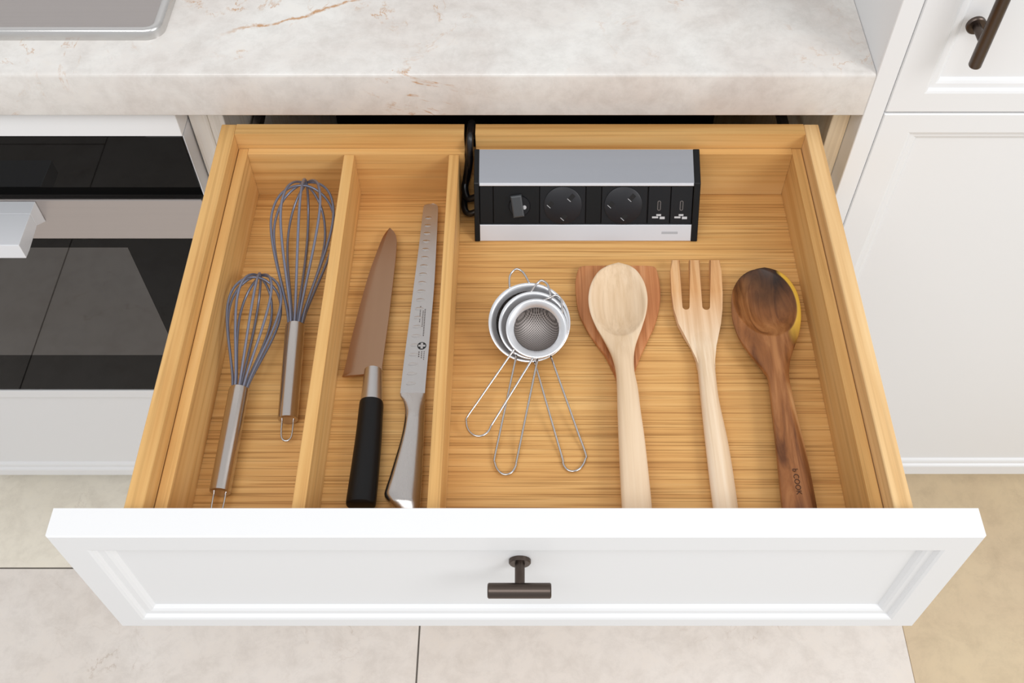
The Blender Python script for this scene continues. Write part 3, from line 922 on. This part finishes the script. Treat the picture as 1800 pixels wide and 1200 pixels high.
def flatprof(zc, a, p):
    return lambda y, s: (zc + a(y)*(max(0, 1-abs(s)**p))**(1/p), zc - a(y)*(max(0, 1-abs(s)**p))**(1/p))
tn_ = obj('wooden_turner', loft([(.7240, .0640, .1374), (.7236, .0606, .1407), (.7190, .0576, .1434), (.7014, .0546, .1452), (.6796, .0549, .1442), (.6597, .0570, .1402), (.6418, .0632, .1347), (.6308, .0681, .1297), (.6184, .0746, .1242), (.6063, .0816, .1187), (.5915, .0873, .1131), (.5796, .0912, .1089), (.56, .0935, .1075), (.52, .0930, .1085), (.45, .0925, .1100), (.415, .0935, .1090), (.4105, .0970, .1055)],
           flatprof(ZB+.0048, lambda y: .0032 if y > .62 else .0032+.0012*min(1, (.62-y)/.03), 5), 24, 5), 'turner_beech', base=(.10, .56, ZB), smooth=50)
setp(tn_, 'reddish flat wooden turner lying under the pale wooden spoon', 'turner')

# fork: slotted head plus rounded handle in one body
fk_pts_l = [(.1590, .7269), (.1566, .7116), (.1554, .6826), (.1560, .6612), (.1591, .6425), (.1642, .6278), (.1699, .6141), (.1735, .5978), (.1740, .5880)]
fk_pts_r = [(.1918, .5880), (.1924, .5978), (.1954, .6141), (.1992, .6278), (.2032, .6425), (.2068, .6612), (.2093, .6826), (.2111, .7116), (.2112, .7269)]
def slot(xa0, xa1, xb0, xb1, y0, y1):
    # from the tip down one side, round the bottom, up the other (right to left)
    r = (xb1-xa1)/2; cx = (xb1+xa1)/2
    pts = [(xb0, y0), (xb1, y1)]
    for k in range(1, 6):
        a = -math.pi*k/6
        pts.append((cx + r*math.cos(a), y1 + r*math.sin(a)))
    pts += [(xa1, y1), (xa0, y0)]
    return pts
outline = fk_pts_l + fk_pts_r + slot(.1895, .1847, .2000, .1954, .7269, .6640) + slot(.1680, .1639, .1778, .1740, .7269, .6640)
def fz(u, v, n):
    z = ZB+.0055 + .0035*((v-.60)/.13)**2
    return (u, v, z+n)
bm = prism(outline, fz, .0058, .0013)
loft([(.655, .1580, .2040), (.640, .1605, .2020), (.625, .1655, .1980), (.6141, .1700, .1952), (.5978, .1735, .1924), (.5852, .1739, .1916), (.5505, .1733, .1912), (.5039, .1727, .1944), (.4688, .1724, .1953), (.4357, .1725, .1955), (.4170, .1732, .1948), (.4110, .1760, .1920), (.4100, .1800, .1880)],
     lambda y, s: (ZB+.0082 + (.0020+.0056*min(1, max(0, (.655-y)/.085)))*(max(0, 1-abs(s)**2.2))**(1/2.2), ZB+.0082 - (.0020+.0056*min(1, max(0, (.655-y)/.085)))*(max(0, 1-abs(s)**2.2))**(1/2.2)), 24, 5, bm)
fk = obj('wooden_fork', bm, 'fork', base=(.18, .45, ZB), smooth=42)
setp(fk, 'wooden fork with three flat tines between the two spoons', 'fork')

ds = obj('wooden_spoon', loft([(.7128, .2555, .2580), (.7118, .2490, .2635), (.7080, .2390, .2716), (.6986, .2283, .2800), (.6815, .2190, .2862), (.6624, .2155, .2872), (.6438, .2145, .2850), (.6255, .2169, .2801), (.6147, .2202, .2755), (.6026, .2255, .2702), (.5921, .2310, .2660), (.5797, .2373, .2630), (.5687, .2404, .2616), (.5355, .2391, .2624), (.5136, .2380, .2635), (.4917, .2369, .2646), (.4614, .2352, .2652), (.4316, .2334, .2652), (.4130, .2338, .2646), (.4060, .2370, .2612), (.4045, .2420, .2560)],
          bowl_prof(ZB+.0170, .2505, .6665, .0330, .0450, .0135, .0160, .0118, .0050, .585, .08), 40, 8), 'acacia', base=(.252, .42, ZB), smooth='all')
setp(ds, 'dark brown wooden spoon with a yellow streak on its rim', 'spoon')
mw = Matrix.Translation((.2496, .4525, ZB+.0224)) @ Matrix.Rotation(math.radians(-90), 4, 'Z')
text_obj('engraved_lettering', 'b COOK', .0072, mw, 'engrave', ds)
